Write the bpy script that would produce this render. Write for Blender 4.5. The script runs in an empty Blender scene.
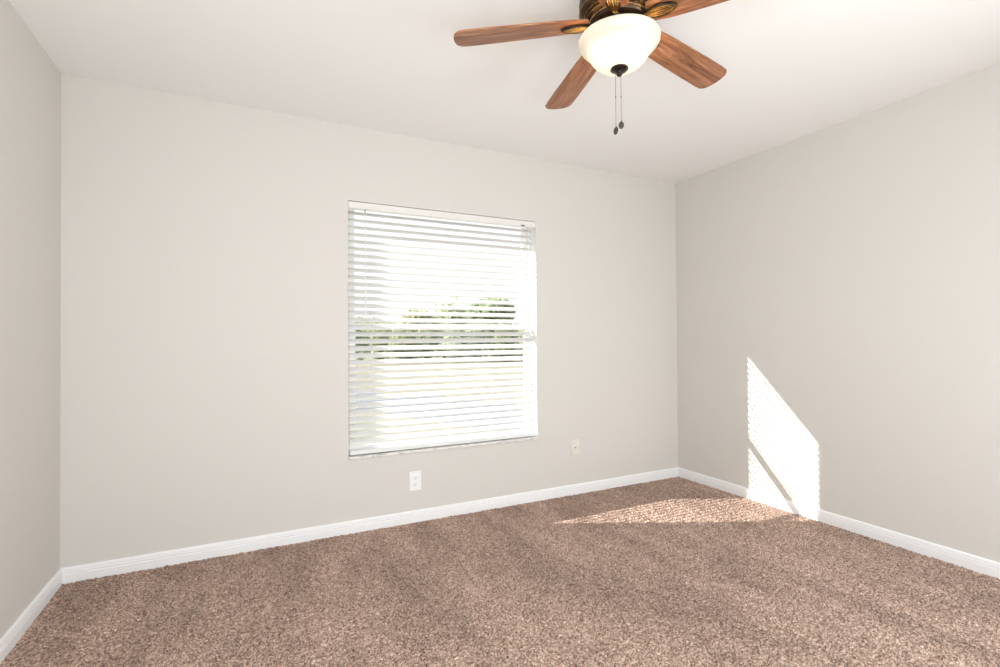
import bpy, bmesh, math, random
from mathutils import Vector, Matrix
S = bpy.context.scene
COL = S.collection
PI = math.pi
random.seed(7)

# ------------------------------------------------------------------ camera
CAM = Vector((0.8201, -3.0745, 1.1499))
YAW, PITCH, ROLL, FPX = 0.4611, 0.0109, -0.0066, 499.39
fw = Vector((math.sin(YAW)*math.cos(PITCH), math.cos(YAW)*math.cos(PITCH), math.sin(PITCH)))
r0 = Vector((math.cos(YAW), -math.sin(YAW), 0)); u0 = r0.cross(fw)
rt = r0*math.cos(ROLL) + u0*math.sin(ROLL); up = -r0*math.sin(ROLL) + u0*math.cos(ROLL)
cd = bpy.data.cameras.new('camera'); cam = bpy.data.objects.new('camera', cd); COL.objects.link(cam)
M = Matrix((rt, up, -fw)).transposed().to_4x4(); M.translation = CAM
cam.matrix_world = M
cd.sensor_width = 36; cd.lens = FPX/1000*36; cd.clip_start = 0.02; cd.clip_end = 400
S.camera = cam

# ------------------------------------------------------------------ light and exposure
S.view_settings.view_transform = 'Standard'; S.view_settings.look = 'None'
S.view_settings.gamma = 1; S.view_settings.use_curve_mapping = False
S.view_settings.exposure = -0.02
S.cycles.max_bounces = 14; S.cycles.diffuse_bounces = 8; S.cycles.transparent_max_bounces = 16
S.cycles.sample_clamp_indirect = 6
W_ = bpy.data.worlds.new('sky'); S.world = W_; W_.use_nodes = True
bg = W_.node_tree.nodes['Background']; bg.inputs[0].default_value = (0.97, 0.985, 1.0, 1); bg.inputs[1].default_value = 1.2

sl = bpy.data.lights.new('sun', 'SUN'); sl.energy = 15; sl.angle = math.radians(0.55); sl.color = (1.0, 0.94, 0.85)
so = bpy.data.objects.new('sun', sl); COL.objects.link(so)
SUND = Vector((1, -0.487, -0.536)).normalized()
so.rotation_euler = SUND.to_track_quat('-Z', 'Y').to_euler(); so.location = (-8, 6, 8)

def area(name, loc, aim, sx, sy, en, col=(.895, .965, 1.0)):
    l = bpy.data.lights.new(name, 'AREA'); l.shape = 'RECTANGLE'; l.size = sx; l.size_y = sy; l.energy = en; l.color = col
    o = bpy.data.objects.new(name, l); COL.objects.link(o); o.location = loc
    o.rotation_euler = (Vector(aim)-Vector(loc)).to_track_quat('-Z', 'Y').to_euler()
# fill lights added behind the camera: a ceiling bounce and two soft panels
area('bounce_fill', (1.2, -3.30, 1.0), (1.2, -2.5, 2.44), 2.0, .7, 28)
area('soft_fill', (.50, -3.50, .90), (3.9, -1.4, -.3), 1.1, 1.3, 64)
area('soft_fill', (3.45, -3.50, 1.00), (.2, -.9, .1), 1.1, 1.3, 50)

# ------------------------------------------------------------------ materials
def mat(name, color=(.8, .8, .8), rough=.6, metal=0.0, spec=.5, emit=None, es=0):
    m = bpy.data.materials.new(name); m.use_nodes = True
    b = m.node_tree.nodes['Principled BSDF']
    b.inputs['Base Color'].default_value = (*color, 1); b.inputs['Roughness'].default_value = rough
    b.inputs['Metallic'].default_value = metal; b.inputs['Specular IOR Level'].default_value = spec
    if emit:
        b.inputs['Emission Color'].default_value = (*emit, 1); b.inputs['Emission Strength'].default_value = es
    return m, m.node_tree, b
def N(nt, t, **kw):
    n = nt.nodes.new(t)
    for k, v in kw.items(): setattr(n, k, v)
    return n
def noise(nt, vec, scale, detail=2, rough=.5, dist=0):
    n = N(nt, 'ShaderNodeTexNoise'); n.inputs['Scale'].default_value = scale; n.inputs['Detail'].default_value = detail
    n.inputs['Roughness'].default_value = rough; n.inputs['Distortion'].default_value = dist
    if vec is not None: nt.links.new(vec, n.inputs['Vector'])
    return n
def mapping(nt, vec, sc=(1, 1, 1), rot=(0, 0, 0)):
    n = N(nt, 'ShaderNodeMapping'); n.inputs['Scale'].default_value = sc; n.inputs['Rotation'].default_value = rot
    nt.links.new(vec, n.inputs['Vector']); return n.outputs[0]
def ramp(nt, fac, stops):
    n = N(nt, 'ShaderNodeValToRGB'); e = n.color_ramp.elements
    while len(e) < len(stops): e.new(.5)
    for el, (p, c) in zip(e, stops): el.position = p; el.color = (*c, 1)
    nt.links.new(fac, n.inputs[0]); return n.outputs[0]
def bump(nt, b, h, strength, dist):
    n = N(nt, 'ShaderNodeBump'); n.inputs['Strength'].default_value = strength; n.inputs['Distance'].default_value = dist
    nt.links.new(h, n.inputs['Height']); nt.links.new(n.outputs[0], b.inputs['Normal']); return n
def objco(nt):
    return N(nt, 'ShaderNodeTexCoord').outputs['Object']

def paint(name, color, scale=60, strength=.08, rough=.75, spec=.25):
    m, nt, b = mat(name, color, rough, spec=spec)
    n = noise(nt, objco(nt), scale, 4, .6)
    bump(nt, b, n.outputs[0], strength, .004)
    return m
M_wall = paint('wall paint', (.655, .635, .605))
M_ceil = paint('ceiling paint', (.85, .845, .835), 45, .15)
M_trim = paint('trim paint', (.84, .84, .85), 20, .02, .4, .4)
M_ext = paint('stucco', (.70, .66, .60), 80, .4)

def carpet():
    m, nt, b = mat('carpet pile', rough=1.0, spec=0.05)
    co = objco(nt)
    v = N(nt, 'ShaderNodeTexVoronoi'); v.inputs['Scale'].default_value = 200
    wob = noise(nt, co, 90, 2)
    mx = N(nt, 'ShaderNodeMix', data_type='VECTOR'); mx.inputs[0].default_value = .012
    nt.links.new(co, mx.inputs[4]); nt.links.new(wob.outputs['Color'], mx.inputs[5])
    nt.links.new(mx.outputs[1], v.inputs['Vector'])
    sep = N(nt, 'ShaderNodeSeparateColor'); nt.links.new(v.outputs['Color'], sep.inputs[0])
    yarn = ramp(nt, sep.outputs[0], [(0, (.115, .066, .047)), (.25, (.245, .156, .116)), (.55, (.405, .278, .216)), (.8, (.54, .395, .315)), (1, (.68, .525, .435))])
    # nap marks left by the vacuum cleaner
    n1 = noise(nt, mapping(nt, co, (3.2, .75, 1), (0, 0, .35)), 1.5, 3, .55, .6)
    n2 = noise(nt, mapping(nt, co, (1, 1, 1)), 5, 3, .6, .3)
    ad = N(nt, 'ShaderNodeMath', operation='MULTIPLY_ADD'); ad.inputs[1].default_value = .35
    nt.links.new(n2.outputs[0], ad.inputs[0]); nt.links.new(n1.outputs[0], ad.inputs[2])
    nap = ramp(nt, ad.outputs[0], [(.50, (.86, .835, .82)), (.64, (1.02, 1, .99)), (.82, (1.24, 1.225, 1.23))])
    mul = N(nt, 'ShaderNodeMix', data_type='RGBA', blend_type='MULTIPLY'); mul.inputs[0].default_value = 1
    nt.links.new(yarn, mul.inputs[6]); nt.links.new(nap, mul.inputs[7])
    nt.links.new(mul.outputs[2], b.inputs['Base Color'])
    h = N(nt, 'ShaderNodeMath', operation='SUBTRACT'); h.inputs[0].default_value = 1
    nt.links.new(v.outputs['Distance'], h.inputs[1])
    bump(nt, b, h.outputs[0], .5, .006)
    b.inputs['Sheen Weight'].default_value = .15; b.inputs['Sheen Roughness'].default_value = .6
    return m
M_carpet = carpet()

M_slat, _, _ = mat('blind vinyl', (.75, .75, .74), .36, spec=.5)
M_val, _, _ = mat('valance vinyl', (.76, .74, .715), .4)
M_cord, _, _ = mat('white cord', (.78, .77, .75), .8)
M_vinyl, _, _ = mat('window vinyl', (.84, .84, .83), .35)
M_hook, _, _ = mat('grey metal hook', (.16, .16, .15), .4, .6)
M_clear, _, _ = mat('frosted wand plastic', (.80, .80, .80), .3)
M_plate, _, _ = mat('white plastic', (.86, .86, .87), .35)
M_cream, _, _ = mat('cream plastic', (.735, .69, .635), .4)
M_slot, _, _ = mat('dark slot', (.10, .095, .09), .6)
M_screw, _, _ = mat('screw metal', (.62, .61, .60), .35, .8)
M_bronze, nt, b = mat('dark bronze', (.05, .032, .022), .36, .75)
_n = noise(nt, objco(nt), 25, 4, .6)
nt.links.new(ramp(nt, _n.outputs[0], [(.35, (.030, .020, .015)), (.6, (.075, .047, .028)), (.75, (.16, .095, .04))]), b.inputs['Base Color'])
M_gold, nt, b = mat('brushed gold bronze', (.42, .25, .08), .33, .85)
_n = noise(nt, objco(nt), 40, 3, .6)
nt.links.new(ramp(nt, _n.outputs[0], [(.35, (.10, .055, .020)), (.55, (.36, .21, .065)), (.75, (.60, .38, .13))]), b.inputs['Base Color'])
M_fin, _, _ = mat('oil rubbed bronze', (.022, .016, .013), .3, .6)
M_fob, _, _ = mat('dark pewter', (.055, .046, .038), .5, .3)
M_chain, _, _ = mat('antique chain', (.20, .16, .12), .4, .8)

def wood():
    m, nt, b = mat('walnut veneer', rough=.42, spec=.4)
    co = objco(nt); info = N(nt, 'ShaderNodeObjectInfo')
    off = N(nt, 'ShaderNodeVectorMath', operation='ADD'); nt.links.new(co, off.inputs[0])
    sc = N(nt, 'ShaderNodeVectorMath', operation='SCALE'); sc.inputs['Scale'].default_value = 7
    cb = N(nt, 'ShaderNodeCombineXYZ')
    for i in range(3): nt.links.new(info.outputs['Random'], cb.inputs[i])
    nt.links.new(cb.outputs[0], sc.inputs[0]); nt.links.new(sc.outputs[0], off.inputs[1])
    n1 = noise(nt, mapping(nt, off.outputs[0], (1.0, 24, 24)), 1.3, 4, .62, 1.6)
    n2 = noise(nt, mapping(nt, off.outputs[0], (9, 210, 210)), 1.0, 2, .6)
    c1 = ramp(nt, n1.outputs[0], [(.30, (.115, .040, .018)), (.44, (.255, .100, .045)), (.58, (.355, .158, .076)), (.72, (.51, .275, .15))])
    c2 = ramp(nt, n2.outputs[0], [(.35, (.72, .70, .68)), (.6, (1.08, 1.08, 1.08))])
    mul = N(nt, 'ShaderNodeMix', data_type='RGBA', blend_type='MULTIPLY'); mul.inputs[0].default_value = .8
    nt.links.new(c1, mul.inputs[6]); nt.links.new(c2, mul.inputs[7]); nt.links.new(mul.outputs[2], b.inputs['Base Color'])
    return m
M_wood = wood()

def bowl_glass():
    m = bpy.data.materials.new('frosted white glass'); m.use_nodes = True; nt = m.node_tree
    out = nt.nodes['Material Output']; nt.nodes.remove(nt.nodes['Principled BSDF'])
    d = N(nt, 'ShaderNodeBsdfDiffuse'); d.inputs[0].default_value = (.84, .82, .78, 1)
    t = N(nt, 'ShaderNodeBsdfTranslucent'); t.inputs[0].default_value = (.22, .265, .32, 1)
    g = N(nt, 'ShaderNodeBsdfGlossy'); g.inputs['Roughness'].default_value = .25
    m1 = N(nt, 'ShaderNodeMixShader'); m1.inputs[0].default_value = .5
    nt.links.new(d.outputs[0], m1.inputs[1]); nt.links.new(t.outputs[0], m1.inputs[2])
    m2 = N(nt, 'ShaderNodeMixShader'); m2.inputs[0].default_value = .05
    nt.links.new(m1.outputs[0], m2.inputs[1]); nt.links.new(g.outputs[0], m2.inputs[2])
    nt.links.new(m2.outputs[0], out.inputs[0]); return m
M_bowl = bowl_glass()

def pane_glass():
    m = bpy.data.materials.new('window glass'); m.use_nodes = True; nt = m.node_tree
    out = nt.nodes['Material Output']; nt.nodes.remove(nt.nodes['Principled BSDF'])
    t = N(nt, 'ShaderNodeBsdfTransparent'); t.inputs[0].default_value = (.97, .97, .97, 1)
    g = N(nt, 'ShaderNodeBsdfGlossy'); g.inputs['Roughness'].default_value = .02
    m2 = N(nt, 'ShaderNodeMixShader'); m2.inputs[0].default_value = .008
    nt.links.new(t.outputs[0], m2.inputs[1]); nt.links.new(g.outputs[0], m2.inputs[2])
    nt.links.new(m2.outputs[0], out.inputs[0]); return m
M_pane = pane_glass()

def marble():
    m, nt, b = mat('cultured marble', rough=.16, spec=.5)
    n = noise(nt, mapping(nt, objco(nt), (1, 3, 3)), 9, 6, .65, 2.2)
    nt.links.new(ramp(nt, n.outputs[0], [(.34, (.36, .35, .34)), (.46, (.66, .65, .63)), (.6, (.80, .79, .77))]), b.inputs['Base Color'])
    return m
M_marble = marble()

def leafmat(name, c0, c1):
    m, nt, b = mat(name, rough=.6, spec=.3)
    n = noise(nt, objco(nt), 1.3, 3)
    c = ramp(nt, n.outputs[0], [(.35, c0), (.65, c1)]); nt.links.new(c, b.inputs['Base Color'])
    if 'leaves' in name:
        t = N(nt, 'ShaderNodeBsdfTranslucent'); nt.links.new(c, t.inputs[0])
        mx = N(nt, 'ShaderNodeMixShader'); mx.inputs[0].default_value = .5
        nt.links.new(b.outputs[0], mx.inputs[1]); nt.links.new(t.outputs[0], mx.inputs[2]); nt.links.new(mx.outputs[0], nt.nodes['Material Output'].inputs[0])
    return m
M_leafd = leafmat('dark leaves', (.33, .40, .28), (.45, .52, .37))
M_leafm = leafmat('mid leaves', (.37, .42, .28), (.50, .55, .37))
M_leafy = leafmat('yellow green leaves', (.34, .36, .21), (.44, .45, .29))
M_bark, _, _ = mat('bark', (.16, .12, .09), .9)
M_lawn = leafmat('dry lawn', (.24, .225, .165), (.31, .295, .215))
M_road, _, _ = mat('bluish asphalt', (.16, .19, .24), .9)

# ------------------------------------------------------------------ mesh helpers
class MB:
    def __init__(s): s.bm = bmesh.new()
    def box(s, x0, x1, y0, y1, z0, z1, bev=0):
        vs = [s.bm.verts.new((x, y, z)) for z in (z0, z1) for y in (y0, y1) for x in (x0, x1)]
        fs = [s.bm.faces.new([vs[i] for i in f]) for f in ((0, 2, 3, 1), (4, 5, 7, 6), (0, 1, 5, 4), (2, 6, 7, 3), (0, 4, 6, 2), (1, 3, 7, 5))]
        if bev:
            es = list({e for f in fs for e in f.edges})
            bmesh.ops.bevel(s.bm, geom=es, offset=bev, segments=2, profile=.5, affect='EDGES', clamp_overlap=True)
        return s
    def lathe(s, prof, seg=64, c=(0, 0), cap0=False, cap1=False):
        rings = []
        for r, z in prof:
            rings.append([s.bm.verts.new((c[0]+r*math.cos(2*PI*i/seg), c[1]+r*math.sin(2*PI*i/seg), z)) for i in range(seg)])
        for a, b_ in zip(rings, rings[1:]):
            for i in range(seg):
                s.bm.faces.new((a[i], a[(i+1) % seg], b_[(i+1) % seg], b_[i]))
        if cap0: s.bm.faces.new(rings[0])
        if cap1: s.bm.faces.new(list(reversed(rings[-1])))
        return s
    def tube(s, pts, rad, seg=8):
        pts = [Vector(p) for p in pts]; rings = []
        for i, p in enumerate(pts):
            d = (pts[min(i+1, len(pts)-1)] - pts[max(i-1, 0)]).normalized()
            a = d.orthogonal().normalized() if not rings else (prev - d*prev.dot(d)).normalized()
            prev = a; b_ = d.cross(a)
            r = rad[i] if isinstance(rad, (list, tuple)) else rad
            rings.append([s.bm.verts.new(p + (a*math.cos(2*PI*k/seg) + b_*math.sin(2*PI*k/seg))*r) for k in range(seg)])
        for a, b_ in zip(rings, rings[1:]):
            for k in range(seg): s.bm.faces.new((a[k], a[(k+1) % seg], b_[(k+1) % seg], b_[k]))
        s.bm.faces.new(list(reversed(rings[0]))); s.bm.faces.new(rings[-1]); return s
    def prism(s, outline, z0, z1, bev=0):
        lo = [s.bm.verts.new((x, y, z0)) for x, y in outline]; hi = [s.bm.verts.new((x, y, z1)) for x, y in outline]
        n = len(outline); f0 = s.bm.faces.new(list(reversed(lo))); f1 = s.bm.faces.new(hi)
        for i in range(n): s.bm.faces.new((lo[i], lo[(i+1) % n], hi[(i+1) % n], hi[i]))
        if bev:
            es = list(f0.edges) + list(f1.edges)
            bmesh.ops.bevel(s.bm, geom=es, offset=bev, segments=2, profile=.5, affect='EDGES', clamp_overlap=True)
        return s
    def build(s, name, m, parent=None, smooth=False, angle=35):
        bmesh.ops.recalc_face_normals(s.bm, faces=s.bm.faces)
        me = bpy.data.meshes.new(name); s.bm.to_mesh(me); s.bm.free()
        if m: me.materials.append(m)
        if smooth:
            me.shade_smooth()
            try: me.set_sharp_from_angle(angle=math.radians(angle))
            except Exception: pass
        o = bpy.data.objects.new(name, me); COL.objects.link(o)
        if parent: o.parent = parent
        return o
def empty(name, loc=(0, 0, 0), rz=0, parent=None):
    o = bpy.data.objects.new(name, None); COL.objects.link(o); o.location = loc; o.rotation_euler = (0, 0, rz)
    o.empty_display_size = .1
    if parent: o.parent = parent
    return o
def tag(o, label, cat, group=None, kind=None):
    o['label'] = label; o['category'] = cat
    if group: o['group'] = group
    if kind: o['kind'] = kind
    return o
def struct(o): o['kind'] = 'structure'; return o

# ------------------------------------------------------------------ room shell
RW, RH, RD = 3.9953, 2.44, 3.70          # width, height, depth
WX0, WX1, WZ0, WZ1 = 1.3355, 2.6375, 0.4354, 1.9871
WT = 0.14                                 # outer wall thickness
SILL = 0.453

# fitted carpet: a tufted pile surface over the slab
import numpy as np
def pile():
    rng = np.random.default_rng(3)
    st = .0045; x = np.arange(0.002, RW, st); y = np.arange(-2.75, -.001, st)
    nx_, ny_ = len(x), len(y)
    h = rng.random((ny_, nx_))
    h = .6*h + .1*(np.roll(h, 1, 0)+np.roll(h, -1, 0)+np.roll(h, 1, 1)+np.roll(h, -1, 1))
    X, Y = np.meshgrid(x, y)
    X = X + rng.uniform(-.3, .3, X.shape)*st; Y = Y + rng.uniform(-.3, .3, Y.shape)*st
    Z = (h-.5)*.015
    Z = np.maximum(Z, -.009)
    co = np.stack([X, Y, Z], -1).reshape(-1, 3)
    i = np.arange(ny_*nx_).reshape(ny_, nx_)
    q = np.stack([i[:-1, :-1], i[:-1, 1:], i[1:, 1:], i[1:, :-1]], -1).reshape(-1, 4)
    # slab corners and the flat strip behind the camera
    ex = np.array([[-.15, -RD-.15, -.12], [RW+.15, -RD-.15, -.12], [RW+.15, WT, -.12], [-.15, WT, -.12],
                   [-.15, -RD-.15, -.012], [RW+.15, -RD-.15, -.012], [RW+.15, WT, -.012], [-.15, WT, -.012],
                   [0, -RD, 0], [RW, -RD, 0], [RW, -2.75, 0], [0, -2.75, 0]])
    n0 = len(co); co = np.concatenate([co, ex])
    q = np.concatenate([q, np.array([[0, 3, 2, 1], [4, 5, 6, 7], [0, 1, 5, 4], [1, 2, 6, 5], [2, 3, 7, 6], [3, 0, 4, 7], [8, 9, 10, 11]])+n0])
    me = bpy.data.meshes.new('floor')
    me.vertices.add(len(co)); me.vertices.foreach_set('co', co.astype(np.float32).ravel())
    me.loops.add(q.size); me.loops.foreach_set('vertex_index', q.astype(np.int32).ravel())
    me.polygons.add(len(q)); me.polygons.foreach_set('loop_start', np.arange(0, q.size, 4, dtype=np.int32))
    me.update(calc_edges=True); me.validate(); me.materials.append(M_carpet)
    o = bpy.data.objects.new('floor', me); COL.objects.link(o); return o
struct(pile())
struct(MB().box(-.15, RW+.15, -RD-.15, .20, RH, RH+.15).build('ceiling', M_ceil))
struct(MB().box(-.15, 0, -RD-.15, WT, 0, RH).build('wall_left', M_wall))
struct(MB().box(RW, RW+.15, -RD-.15, WT, 0, RH).build('wall_right', M_wall))
struct(MB().box(0, RW, -RD-.15, -RD, 0, RH).build('wall_rear', M_wall))
# window wall with its opening
bm = bmesh.new()
xs = [0, WX0, WX1, RW]; zs = [0, WZ0, WZ1, RH]
g = {}
for yi, y in enumerate((0.0, WT)):
    for i, x in enumerate(xs):
        for k, z in enumerate(zs): g[yi, i, k] = bm.verts.new((x, y, z))
for i in range(3):
    for k in range(3):
        if (i, k) == (1, 1): continue
        bm.faces.new((g[0, i, k], g[0, i+1, k], g[0, i+1, k+1], g[0, i, k+1]))
        bm.faces.new((g[1, i, k], g[1, i, k+1], g[1, i+1, k+1], g[1, i+1, k]))
for a, b_ in (((1, 1), (2, 1)), ((2, 1), (2, 2)), ((2, 2), (1, 2)), ((1, 2), (1, 1))):
    bm.faces.new((g[0, *a], g[1, *a], g[1, *b_], g[0, *b_]))
for i in range(3):
    bm.faces.new((g[0, i, 0], g[1, i, 0], g[1, i+1, 0], g[0, i+1, 0])); bm.faces.new((g[0, i, 3], g[0, i+1, 3], g[1, i+1, 3], g[1, i, 3]))
for k in range(3):
    bm.faces.new((g[0, 0, k], g[0, 0, k+1], g[1, 0, k+1], g[1, 0, k])); bm.faces.new((g[0, 3, k], g[1, 3, k], g[1, 3, k+1], g[0, 3, k+1]))
mb = MB(); mb.bm.free(); mb.bm = bm
wb = struct(mb.build('wall_back', M_wall))
wb.data.materials.append(M_trim)
for p in wb.data.polygons:                 # white painted reveal
    if WX0-.001 < p.center.x < WX1+.001 and WZ0-.001 < p.center.z < WZ1+.001: p.material_index = 1

# baseboards: a moulded profile swept along each wall, (offset from wall, height)
BH = .0735
PROF = [(0, -.012), (.014, -.012), (.014, .040), (.0125, .0415), (.0115, .0445), (.0125, .047), (.0125, .052), (.0105, .054), (.0095, .057), (.0105, .060), (.0095, .066), (.0070, .071), (.0045, BH), (0, BH)]
def baseboard(name, fn0, fn1):
    bm = bmesh.new()
    A = [bm.verts.new(fn0(o, z)) for o, z in PROF]; B = [bm.verts.new(fn1(o, z)) for o, z in PROF]
    n = len(PROF)
    for i in range(n): bm.faces.new((A[i], A[(i+1) % n], B[(i+1) % n], B[i]))
    bm.faces.new(A); bm.faces.new(list(reversed(B)))
    mb = MB(); mb.bm.free(); mb.bm = bm
    return struct(mb.build(name, M_trim, smooth=True, angle=25))
e = .0005
baseboard('baseboard_back', lambda o, z: (o, -o-e, z), lambda o, z: (RW-o, -o-e, z))
baseboard('baseboard_left', lambda o, z: (o+e, -o-e, z), lambda o, z: (o+e, -RD+o, z))
baseboard('baseboard_right', lambda o, z: (RW-o-e, -o-e, z), lambda o, z: (RW-o-e, -RD+o, z))
baseboard('baseboard_rear', lambda o, z: (o, -RD+o+e, z), lambda o, z: (RW-o, -RD+o+e, z))

# outer roof overhang above the window
struct(MB().box(-2.5, RW+3, WT, .625, 2.42, 2.62).build('trim_1', M_ext))

# ------------------------------------------------------------------ window
win = struct(empty('window_1', ((WX0+WX1)/2, .10, WZ0)))
ox, oy, oz = win.location
def wbox(name, parts, m, parent=win, bev=.002):
    mb = MB()
    for p in parts: mb.box(p[0]-ox, p[1]-ox, p[2]-oy, p[3]-oy, p[4]-oz, p[5]-oz, bev)
    return mb.build(name, m, parent)
FY0, FY1 = .070, .124
fz0 = SILL
wbox('window_frame', [(WX0, WX0+.017, FY0, FY1, fz0, WZ1), (WX1-.017, WX1, FY0, FY1, fz0, WZ1), (WX0+.017, WX1-.017, FY0, FY1, fz0, fz0+.014), (WX0+.017, WX1-.017, FY0, FY1, WZ1-.008, WZ1)], M_vinyl)
def sash(y0, y1, z0, z1, top=.032):
    a, b_ = WX0+.0175, WX1-.0175; t = .038
    s_ = wbox('sash', [(a, a+t, y0, y1, z0, z1), (b_-t, b_, y0, y1, z0, z1), (a+t, b_-t, y0, y1, z0, z0+.032), (a+t, b_-t, y0, y1, z1-top, z1)], M_vinyl)
    g_ = MB().box(a+t-.004-ox, b_-t+.004-ox, (y0+y1)/2-.002-oy, (y0+y1)/2+.002-oy, z0+.028-oz, z1-top+.004-oz).build('glass_pane', M_pane, s_)
    return s_
low = sash(.073, .096, fz0+.0145, 1.252, .040)
sash(.098, .121, 1.216, WZ1-.0085, .015)
lk = MB(); lk.box(1.989-.03-ox, 1.989+.03-ox, .066-oy, .073-oy, 1.228-oz, 1.244-oz, .002); lk.build('sash_lock', M_vinyl, low)
sb = MB().box(WX0+.001, WX1-.001, -.012, .070, WZ0+.0005, SILL, .003)
for v in sb.bm.verts: v.co -= Vector((ox, oy, oz))
sb.build('window_sill', M_marble, win)

# ------------------------------------------------------------------ blind
BX0, BX1 = WX0+.008, WX1-.008
bl = tag(empty('window_blind', ((BX0+BX1)/2, .036, SILL+.003)), 'white two inch slat blind lowered over the window, slats tilted half open', 'blind')
bx, by, bz = bl.location
def bbox(name, x0, x1, y0, y1, z0, z1, m, bev=.0015, parent=bl):
    return MB().box(x0-bx, x1-bx, y0-by, y1-by, z0-bz, z1-bz, bev).build(name, m, parent)
# valance with returned ends
mb = MB()
VX0, VX1 = WX0+.002, WX1-.006
VZ0, VZ1 = 1.942, WZ1-.005
mb.box(VX0-bx, VX1-bx, -.004-by, .004-by, VZ0-bz, VZ1-bz, .002)
mb.build('valance', M_val, bl)
bbox('headrail', BX0, BX1, .008, .060, 1.962, WZ1-.003, M_val)
# slats
SW, PITCH_S, TILT = .052, .0433, math.radians(33)
def slat_mesh():
    mb = MB(); bm = mb.bm; n = 8; L = (BX1-BX0)/2 - .002; sec = []
    for side in (1, -1):
        rng = range(n+1) if side == 1 else range(n, -1, -1)
        for i in rng:
            t = -1+2*i/n; y = t*SW/2; z = .0022*(1-t*t) + side*.0015*(1 if abs(t) < .99 else .3)
            sec.append((y*math.cos(TILT) - z*math.sin(TILT), y*math.sin(TILT) + z*math.cos(TILT)))
    A = [bm.verts.new((-L, y, z)) for y, z in sec]; B = [bm.verts.new((L, y, z)) for y, z in sec]
    m_ = len(sec)
    for i in range(m_): bm.faces.new((A[i], A[(i+1) % m_], B[(i+1) % m_], B[i]))
    bm.faces.new(A); bm.faces.new(list(reversed(B)))
    return mb.build('slat', M_slat, bl, True, 40)
first = slat_mesh()
z = 1.921; zlist = []
while z > SILL+.055:
    zlist.append(z); z -= PITCH_S
for i, zz in enumerate(zlist):
    o = first if i == 0 else first.copy()
    if i: COL.objects.link(o); o.parent = bl
    o.location = (0, 0, zz-bz)
bbox('bottom_rail', BX0+.002, BX1-.002, .011, .061, SILL+.004, SILL+.030, M_slat, .004)
# ladder cords: front and back strings with the rungs that carry the slats
LX = [1.474, 1.989, 2.504]
for lx in LX:
    mb = MB()
    for yy in (.0095, .0625):
        mb.tube([(lx-bx, yy-by, SILL+.02-bz), (lx-bx, yy-by, 1.944-bz)], .0009, 6)
    for zz in zlist:
        dy = .0265
        mb.tube([(lx-bx, -dy, zz-bz-.0165), (lx-bx, dy, zz-bz+.0135)], .0006, 5)
    mb.build('ladder_cord', M_cord, bl)
# tilt wand
wx = 1.437
wd = MB().tube([(wx-bx, .000-by, 1.921-bz), (wx-bx+.001, -.003-by, 1.6-bz), (wx-bx+.002, -.004-by, 1.29-bz)], [.003, .003, .004], 6).build('tilt_wand', M_clear, bl, True, 30)
MB().tube([(wx-bx, .003-by, 1.943-bz), (wx-bx, .000-by, 1.934-bz), (wx-bx, -.001-by, 1.918-bz)], .0025, 8).build('wand_hook', M_hook, wd, True)
clx = 2.531
bbox('cord_lock', clx-.013, clx+.013, -.0085, -.0035, 1.943, 1.953, M_hook, .001)

# ------------------------------------------------------------------ outlets
def outlet(loc, label, m, kind):
    r = tag(empty('electrical_outlet' if kind == 'duplex' else 'cable_outlet', loc), label, 'outlet')
    pw, ph = (.0385, .0600) if kind == 'duplex' else (.035, .0575)
    MB().box(-pw, pw, -.0055, -.0003, -ph, ph, .002).build('cover_plate', m, r)
    if kind == 'duplex':
        for zc in (.0195, -.0195):
            oval = []
            for i in range(28):
                a = 2*PI*i/28; oval.append((.0172*math.copysign(abs(math.cos(a))**.75, math.cos(a)), .0143*math.copysign(abs(math.sin(a))**.6, math.sin(a))))
            mb = MB().prism(oval, 0, .0022, .0005)
            for v in mb.bm.verts: v.co = Vector((v.co.x, -.0053-v.co.z, v.co.y+zc))
            rc = mb.build('receptacle', m, r)
            for sx, hh in ((-.0063, .0045), (.0063, .0036)):
                MB().box(sx-.0011, sx+.0011, -.0079, -.0074, zc+.0035-hh, zc+.0035+hh).build('slot', M_slot, rc)
            mb = MB().prism([(.0024*math.cos(2*PI*i/14), .0024*math.sin(2*PI*i/14)) for i in range(14)], 0, .0005)
            for v in mb.bm.verts: v.co = Vector((v.co.x, -.0074-v.co.z, v.co.y+zc-.0075))
            mb.build('ground_hole', M_slot, rc)
        scr = (0,)
    else:
        mb = MB()
        hexo = [(.0075*math.cos(PI*i/3), .0075*math.sin(PI*i/3)) for i in range(6)]
        mb.prism(hexo, 0, .003)
        mb.prism([(.0047*math.cos(2*PI*i/16), .0047*math.sin(2*PI*i/16)) for i in range(16)], .003, .011)
        for v in mb.bm.verts: v.co = Vector((v.co.x, -.0055-v.co.z, v.co.y))
        mb.build('cable_jack', M_screw, r)
        scr = (.0415, -.0415)
    for zc in scr:
        mb = MB().prism([(.0028*math.cos(2*PI*i/16), .0028*math.sin(2*PI*i/16)) for i in range(16)], 0, .0009, .0002)
        for v in mb.bm.verts: v.co = Vector((v.co.x, -.0055-v.co.z, v.co.y+zc))
        mb.build('screw', m if kind != 'duplex' else M_plate, r)
    return r
outlet((1.742, 0, .258), 'white duplex power outlet low on the wall below the window', M_plate, 'duplex')
outlet((2.960, 0, .345), 'cream wall plate with one round cable jack, right of the window', M_cream, 'coax')

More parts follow.
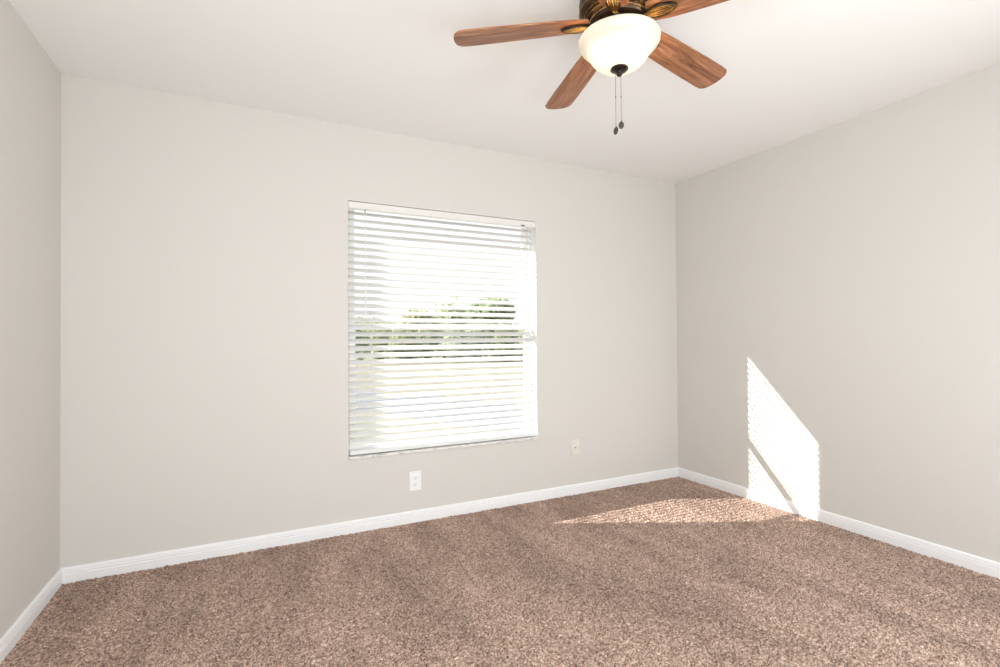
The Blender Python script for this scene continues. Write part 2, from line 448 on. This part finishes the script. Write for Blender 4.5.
# ------------------------------------------------------------------ ceiling fan
FX, FY = 2.0115, -1.6606
PHI, DROOP = 2.6437, .0781
ZR = 2.287                                 # blade axis height at r = .1
fan = tag(empty('ceiling_fan', (FX, FY, RH)), 'five blade brown wooden ceiling fan with dark bronze motor and lit white glass bowl', 'ceiling fan')
def zf(z): return z-RH
mh = MB().lathe([(.02, zf(2.4395)), (.112, zf(2.4395)), (.122, zf(2.432)), (.124, zf(2.415)), (.131, zf(2.402)), (.139, zf(2.388)), (.142, zf(2.365)), (.141, zf(2.345)), (.137, zf(2.328)), (.130, zf(2.318)), (.124, zf(2.315)), (.02, zf(2.315))], 72).build('motor_housing', M_bronze, fan, True, 30)
def torus(R, r, zc, sy=1, seg=72):
    pr = [(R+r*math.cos(2*PI*k/10), zf(zc)+r*sy*math.sin(2*PI*k/10)) for k in range(11)]
    return MB().lathe(pr, seg)
torus(.139, .0035, 2.332).build('gold_ring', M_gold, mh, True, 60)
torus(.124, .0035, 2.404).build('gold_ring', M_gold, mh, True, 60)
torus(.123, .0030, 2.315).build('gold_ring', M_gold, mh, True, 60)
fly = MB().lathe([(.02, zf(2.315)), (.113, zf(2.3145)), (.118, zf(2.309)), (.116, zf(2.303)), (.106, zf(2.300)), (.104, zf(2.292)), (.098, zf(2.284)), (.086, zf(2.280)), (.02, zf(2.279))], 72).build('flywheel', M_bronze, fan, True, 30)
torus(.1165, .0028, 2.3055).build('gold_ring', M_gold, fly, True, 60)
torus(.104, .0026, 2.2955).build('gold_ring', M_gold, fly, True, 60)
MB().lathe([(.02, zf(2.2785)), (.078, zf(2.2785)), (.080, zf(2.272)), (.074, zf(2.266)), (.072, zf(2.252)), (.080, zf(2.246)), (.100, zf(2.243)), (.104, zf(2.239)), (.100, zf(2.236)), (.02, zf(2.236))], 64).build('light_fitter', M_bronze, fan, True, 30)
for k in range(3):                          # bulbs in their sockets inside the bowl
    a = PHI + k*2*PI/3 + .5
    cx_, cy_ = .055*math.cos(a), .055*math.sin(a)
    sk = MB().lathe([(.014, zf(2.2355)), (.014, zf(2.218)), (.011, zf(2.216)), (.003, zf(2.216))], 16, (cx_, cy_), True, True).build('lamp_socket', M_plate, fan, True)
    lm, _, _ = mat('lamp bulb', (.9, .88, .82), .4, emit=(1, .66, .34), es=70)
    MB().lathe([(.004, zf(2.2158)), (.010, zf(2.213)), (.017, zf(2.200)), (.019, zf(2.190)), (.016, zf(2.180)), (.008, zf(2.174)), (.001, zf(2.173))], 20, (cx_, cy_), True, True).build('light_bulb', lm, sk, True)
bw = MB().lathe([(.138, zf(2.2345)), (.1425, zf(2.2325)), (.1450, zf(2.226)), (.1435, zf(2.217)), (.138, zf(2.207)), (.129, zf(2.198)), (.119, zf(2.190)), (.111, zf(2.181)), (.105, zf(2.170)), (.098, zf(2.158)), (.088, zf(2.146)), (.074, zf(2.136)), (.056, zf(2.1295)), (.030, zf(2.127)), (.008, zf(2.1265))], 96).build('glass_bowl', M_bowl, fan, True, 80)
fn = MB().lathe([(.004, zf(2.1268)), (.026, zf(2.1267)), (.031, zf(2.1255)), (.032, zf(2.121)), (.028, zf(2.117)), (.018, zf(2.114)), (.0105, zf(2.1125)), (.0085, zf(2.108)), (.0105, zf(2.104)), (.0095, zf(2.100)), (.006, zf(2.097)), (.001, zf(2.0965))], 40).build('finial', M_fin, bw, True, 40)
def chain(dx, dy, z0, z1, turn):
    pts = []; n = 60
    mb = MB(); zz = z0
    mb.tube([(dx, dy, zf(z0)), (dx, dy, zf(z1))], .0007, 6)
    while zz > z1:
        bmesh.ops.create_icosphere(mb.bm, subdivisions=1, radius=.0013, matrix=Matrix.Translation((dx, dy, zf(zz)))); zz -= .0042
    mid = z0-.45*(z0-z1)
    mb.lathe([(.0006, zf(mid)), (.0020, zf(mid-.001)), (.0020, zf(mid-.006)), (.0006, zf(mid-.007))], 10, (dx, dy))
    c = mb.build('pull_chain', M_chain, fan, True)
    mb = MB()
    mb.lathe([(.0008, .0145), (.0018, .0135), (.0018, .0105), (.001, .0095)], 10)
    seg = 24; prof = [(0, .0026), (.55, .0028), (.82, .0022), (1, .0008)]
    rings = []
    for sgn in (1, -1):
        for q, th in (prof if sgn == 1 else reversed(prof)):
            rings.append([mb.bm.verts.new((max(q, .02)*.0098*math.cos(2*PI*i/seg), sgn*th, max(q, .02)*.0138*math.sin(2*PI*i/seg)-.0034)) for i in range(seg)])
    for a, b_ in zip(rings, rings[1:]):
        for i in range(seg): mb.bm.faces.new((a[i], a[(i+1) % seg], b_[(i+1) % seg], b_[i]))
    mb.bm.faces.new(rings[0]); mb.bm.faces.new(list(reversed(rings[-1])))
    f = mb.build('pull_fob', M_fob, c, True, 50); f.location = (dx, dy, zf(z1-.0135)); f.rotation_euler = (0, .12, turn)
    return c
chain(-.0125, .0062, 2.116, 1.916, -1.3)
chain(.0050, -.0025, 2.098, 1.936, -.35)

# blades (built along +x about the hub axis, origin at the hub)
PB = math.radians(-10)
def blade_outline():
    pts = []
    for x, w in ((.118, .046), (.16, .053), (.24, .058), (.34, .062), (.45, .065), (.54, .066), (.572, .065)): pts.append((x, -w))
    pts += [(.583, -.058), (.5935, -.044), (.598, -.024), (.600, 0), (.598, .024), (.5935, .044), (.583, .058)]
    for x, w in reversed(((.118, .046), (.16, .053), (.24, .058), (.34, .062), (.45, .065), (.54, .066), (.572, .065))): pts.append((x, w))
    pts += [(.110, .030), (.107, 0), (.110, -.030)]
    return pts
def tilt(v):
    y = v.y*math.cos(PB) - v.z*math.sin(PB); z_ = v.y*math.sin(PB) + v.z*math.cos(PB)
    return Vector((v.x, y, z_ - DROOP*(v.x-.1)))
mb = MB().prism(blade_outline(), -.003, .003, .0012)
for v in mb.bm.verts: v.co = tilt(v.co)
blade = mb.build('fan_blade', M_wood, fan, True, 30)
# blade bracket: an open leaf casting under the blade root
def bracket():
    mb = MB()
    def leaf(t):      # half width along the leaf
        return .010 + .017*math.sin(PI*min(1, max(0, t))**1.15)**.9
    out = []
    n = 16
    for i in range(n+1): t = i/n; out.append((.092+.118*t, -leaf(t)*(1 if t < .97 else .35)))
    for i in range(n, -1, -1): t = i/n; out.append((.092+.118*t, leaf(t)*(1 if t < .97 else .35)))
    mb.prism(out, -.010, -.0045, .001)
    for v in mb.bm.verts: v.co = tilt(v.co)
    return mb.build('blade_bracket', M_bronze, blade, True, 30)
br = bracket()
def ribs(pairs, mid, name, m):
    mb = MB()
    for s in (-1, 1):
        for wv, rr in pairs:
            pts = []
            for i in range(15):
                t = i/14; w = (.010 + .017*math.sin(PI*t**1.15)**.9)*wv*(1-t**8*.75)
                pts.append(tilt(Vector((.094+.112*t, s*w, -.0115))))
            mb.tube(pts, rr, 8)
    if mid: mb.tube([tilt(Vector((.094+.108*t/10, 0, -.0118))) for t in range(11)], [.0036-.0002*t for t in range(11)], 8)
    mb.build(name, m, br, True, 60)
ribs(((.97, .0030),), False, 'leaf_rim', M_bronze)
ribs(((.62, .0020), (.34, .0016)), True, 'leaf_ribs', M_gold)
arm = MB()
arm.tube([Vector((.060, 0, .004)), Vector((.080, 0, -.002)), Vector((.098, 0, -.010))], [.011, .012, .010], 10)
arm.build('bracket_arm', M_gold, br, True, 60)
def kids(o): return [c for c in bpy.data.objects if c.parent == o]
def copy_tree(o, parent):
    c = o.copy(); COL.objects.link(c); c.parent = parent
    for ch in kids(o): copy_tree(ch, c)
    return c
bw['label'] = 'frosted white glass light bowl'; fn['label'] = 'dark bronze finial under the bowl'
bl_all = [blade]
for k in range(1, 5): bl_all.append(copy_tree(blade, fan))
for k, o in enumerate(bl_all):
    o.location = (0, 0, zf(ZR)); o.rotation_euler = (0, 0, PHI - k*2*PI/5)

# ------------------------------------------------------------------ outdoors
GZ = -.25
lawn = MB()
nx = 30
grid = [[lawn.bm.verts.new((-60+140*i/nx, .2+69.8*j/nx, GZ + (.0 if j < 3 else .05*math.sin(i*1.3)*math.sin(j*.9)))) for i in range(nx+1)] for j in range(nx+1)]
for j in range(nx):
    for i in range(nx): lawn.bm.faces.new((grid[j][i], grid[j][i+1], grid[j+1][i+1], grid[j+1][i]))
tag(lawn.build('lawn', M_lawn), 'pale sunlit lawn outside the window', 'lawn', kind='structure')
rd = MB(); L_, R_ = [], []
pl = [(-14, 14.0), (-5, 11.6), (1.3, 10.2), (2.8, 8.8), (4.0, 7.2), (4.9, 4.6), (6.6, 2.4), (10, 1.0)]
for i, (x, y) in enumerate(pl):
    a = Vector(pl[max(0, i-1)]); c = Vector(pl[min(len(pl)-1, i+1)]); d = (c-a).normalized(); n_ = Vector((-d.y, d.x))
    L_.append(Vector((x, y)) + n_*1.1); R_.append(Vector((x, y)) - n_*1.1)
for zz in (0,):
    lo_ = [rd.bm.verts.new((v.x, v.y, GZ+.06)) for v in L_]; ro_ = [rd.bm.verts.new((v.x, v.y, GZ+.06)) for v in R_]
    lb_ = [rd.bm.verts.new((v.x, v.y, GZ-.1)) for v in L_]; rb_ = [rd.bm.verts.new((v.x, v.y, GZ-.1)) for v in R_]
for i in range(len(pl)-1):
    rd.bm.faces.new((lo_[i], ro_[i], ro_[i+1], lo_[i+1])); rd.bm.faces.new((lb_[i], lo_[i], lo_[i+1], lb_[i+1])); rd.bm.faces.new((ro_[i], rb_[i], rb_[i+1], ro_[i+1]))
tag(rd.build('path', M_road), 'bluish grey path curving across the lawn outside', 'path', kind='structure')

def tree(name, label, cat, loc, h, w, m, seed, trunk=.35, n=1500, leaf=.22, group=None):
    rnd = random.Random(seed)
    r = tag(empty(name, loc), label, cat, group)
    mb = MB()
    blobs = []
    for i in range(7):
        a = rnd.uniform(0, 2*PI); q = rnd.uniform(.15, .62)
        blobs.append((w*.5*q*math.cos(a), w*.5*q*math.sin(a), h*(trunk + (1-trunk)*rnd.uniform(.25, .72)), rnd.uniform(.34, .55)*w*.5, rnd.uniform(.22, .34)*h*(1-trunk)))
    blobs.append((0, 0, h*(trunk+(1-trunk)*.62), w*.36, h*(1-trunk)*.38)); blobs.append((0, 0, h*(trunk+(1-trunk)*.28), w*.48, h*(1-trunk)*.28))
    for _ in range(n):
        bx_, by_, bz_, br_, bh_ = blobs[int(rnd.random()*len(blobs))]
        d = Vector((rnd.gauss(0, 1), rnd.gauss(0, 1), rnd.gauss(0, 1))).normalized()*rnd.uniform(.55, 1)**.5
        c = Vector((bx_+d.x*br_, by_+d.y*br_, max(.02*h, bz_+d.z*bh_)))
        a = Vector((rnd.gauss(0, 1), rnd.gauss(0, 1), rnd.gauss(0, 1))).normalized(); b_ = a.orthogonal().normalized(); s_ = leaf*rnd.uniform(.6, 1.3)
        vs = [mb.bm.verts.new(c + a*s_), mb.bm.verts.new(c + b_*s_*.5 + a*s_*.3), mb.bm.verts.new(c - a*s_*.8), mb.bm.verts.new(c - b_*s_*.5 + a*s_*.3)]
        mb.bm.faces.new(vs)
    me = bpy.data.meshes.new('crown'); mb.bm.to_mesh(me); mb.bm.free(); me.materials.append(m)
    o = bpy.data.objects.new('crown', me); COL.objects.link(o); o.parent = r
    MB().tube([(0, 0, -.05), (.03*w, 0, h*trunk), (0, .02*w, h*(trunk+.35*(1-trunk)))], [.035*w, .028*w, .012*w], 8).build('trunk', M_bark, r, True)
    return r
def at(px, dist):
    d = fw + rt*(px-500)/FPX; d = Vector((d.x, d.y, 0)).normalized(); p = CAM + d*dist
    return (p.x, p.y, GZ)
def hh(py, dist): return CAM.z + dist*(341-py)/FPX*1.0 - GZ
tree('tree', 'tall dark green tree seen through the right half of the blind', 'tree', at(492, 42), hh(299, 42)+.1, 5.4, M_leafd, 1, .18, 2600, .30)
tree('tree', 'yellow green tree seen through the blind beside the tall dark tree', 'tree', at(452, 50), hh(297, 50), 5.2, M_leafm, 2, .18, 2400, .30)
tree('tree', 'low pale green tree seen through the middle of the blind', 'tree', at(418, 44), hh(311, 44), 4.2, M_leafy, 3, .15, 1800, .30)
tree('tree', 'far hazy green tree at the left side of the view outside', 'tree', at(368, 42), hh(318, 42), 5, M_leafm, 4, .15, 1800, .22)
tree('tree', 'low yellow green tree at the right edge of the view outside', 'tree', at(528, 36.5), hh(325, 36.5), 2.0, M_leafy, 5, .12, 1500, .18)
sh = [(352, 20, 327, M_leafd), (378, 22, 326, M_leafm), (402, 21, 328, M_leafm), (428, 22, 326, M_leafd), (455, 20, 327, M_leafd), (480, 19, 326, M_leafd), (505, 19, 327, M_leafd), (530, 20, 329, M_leafm)]
for i, (px, dist, py, m) in enumerate(sh):
    tree('shrub', 'green shrub in the hedge row across the lawn behind the blind', 'shrub', at(px, 31.0 + 3.2*(i % 2)), hh(py, 31.0 + 3.2*(i % 2)), 2.2, m, 20+i, .05, 1600, .2, 'hedge shrubs outside the window')
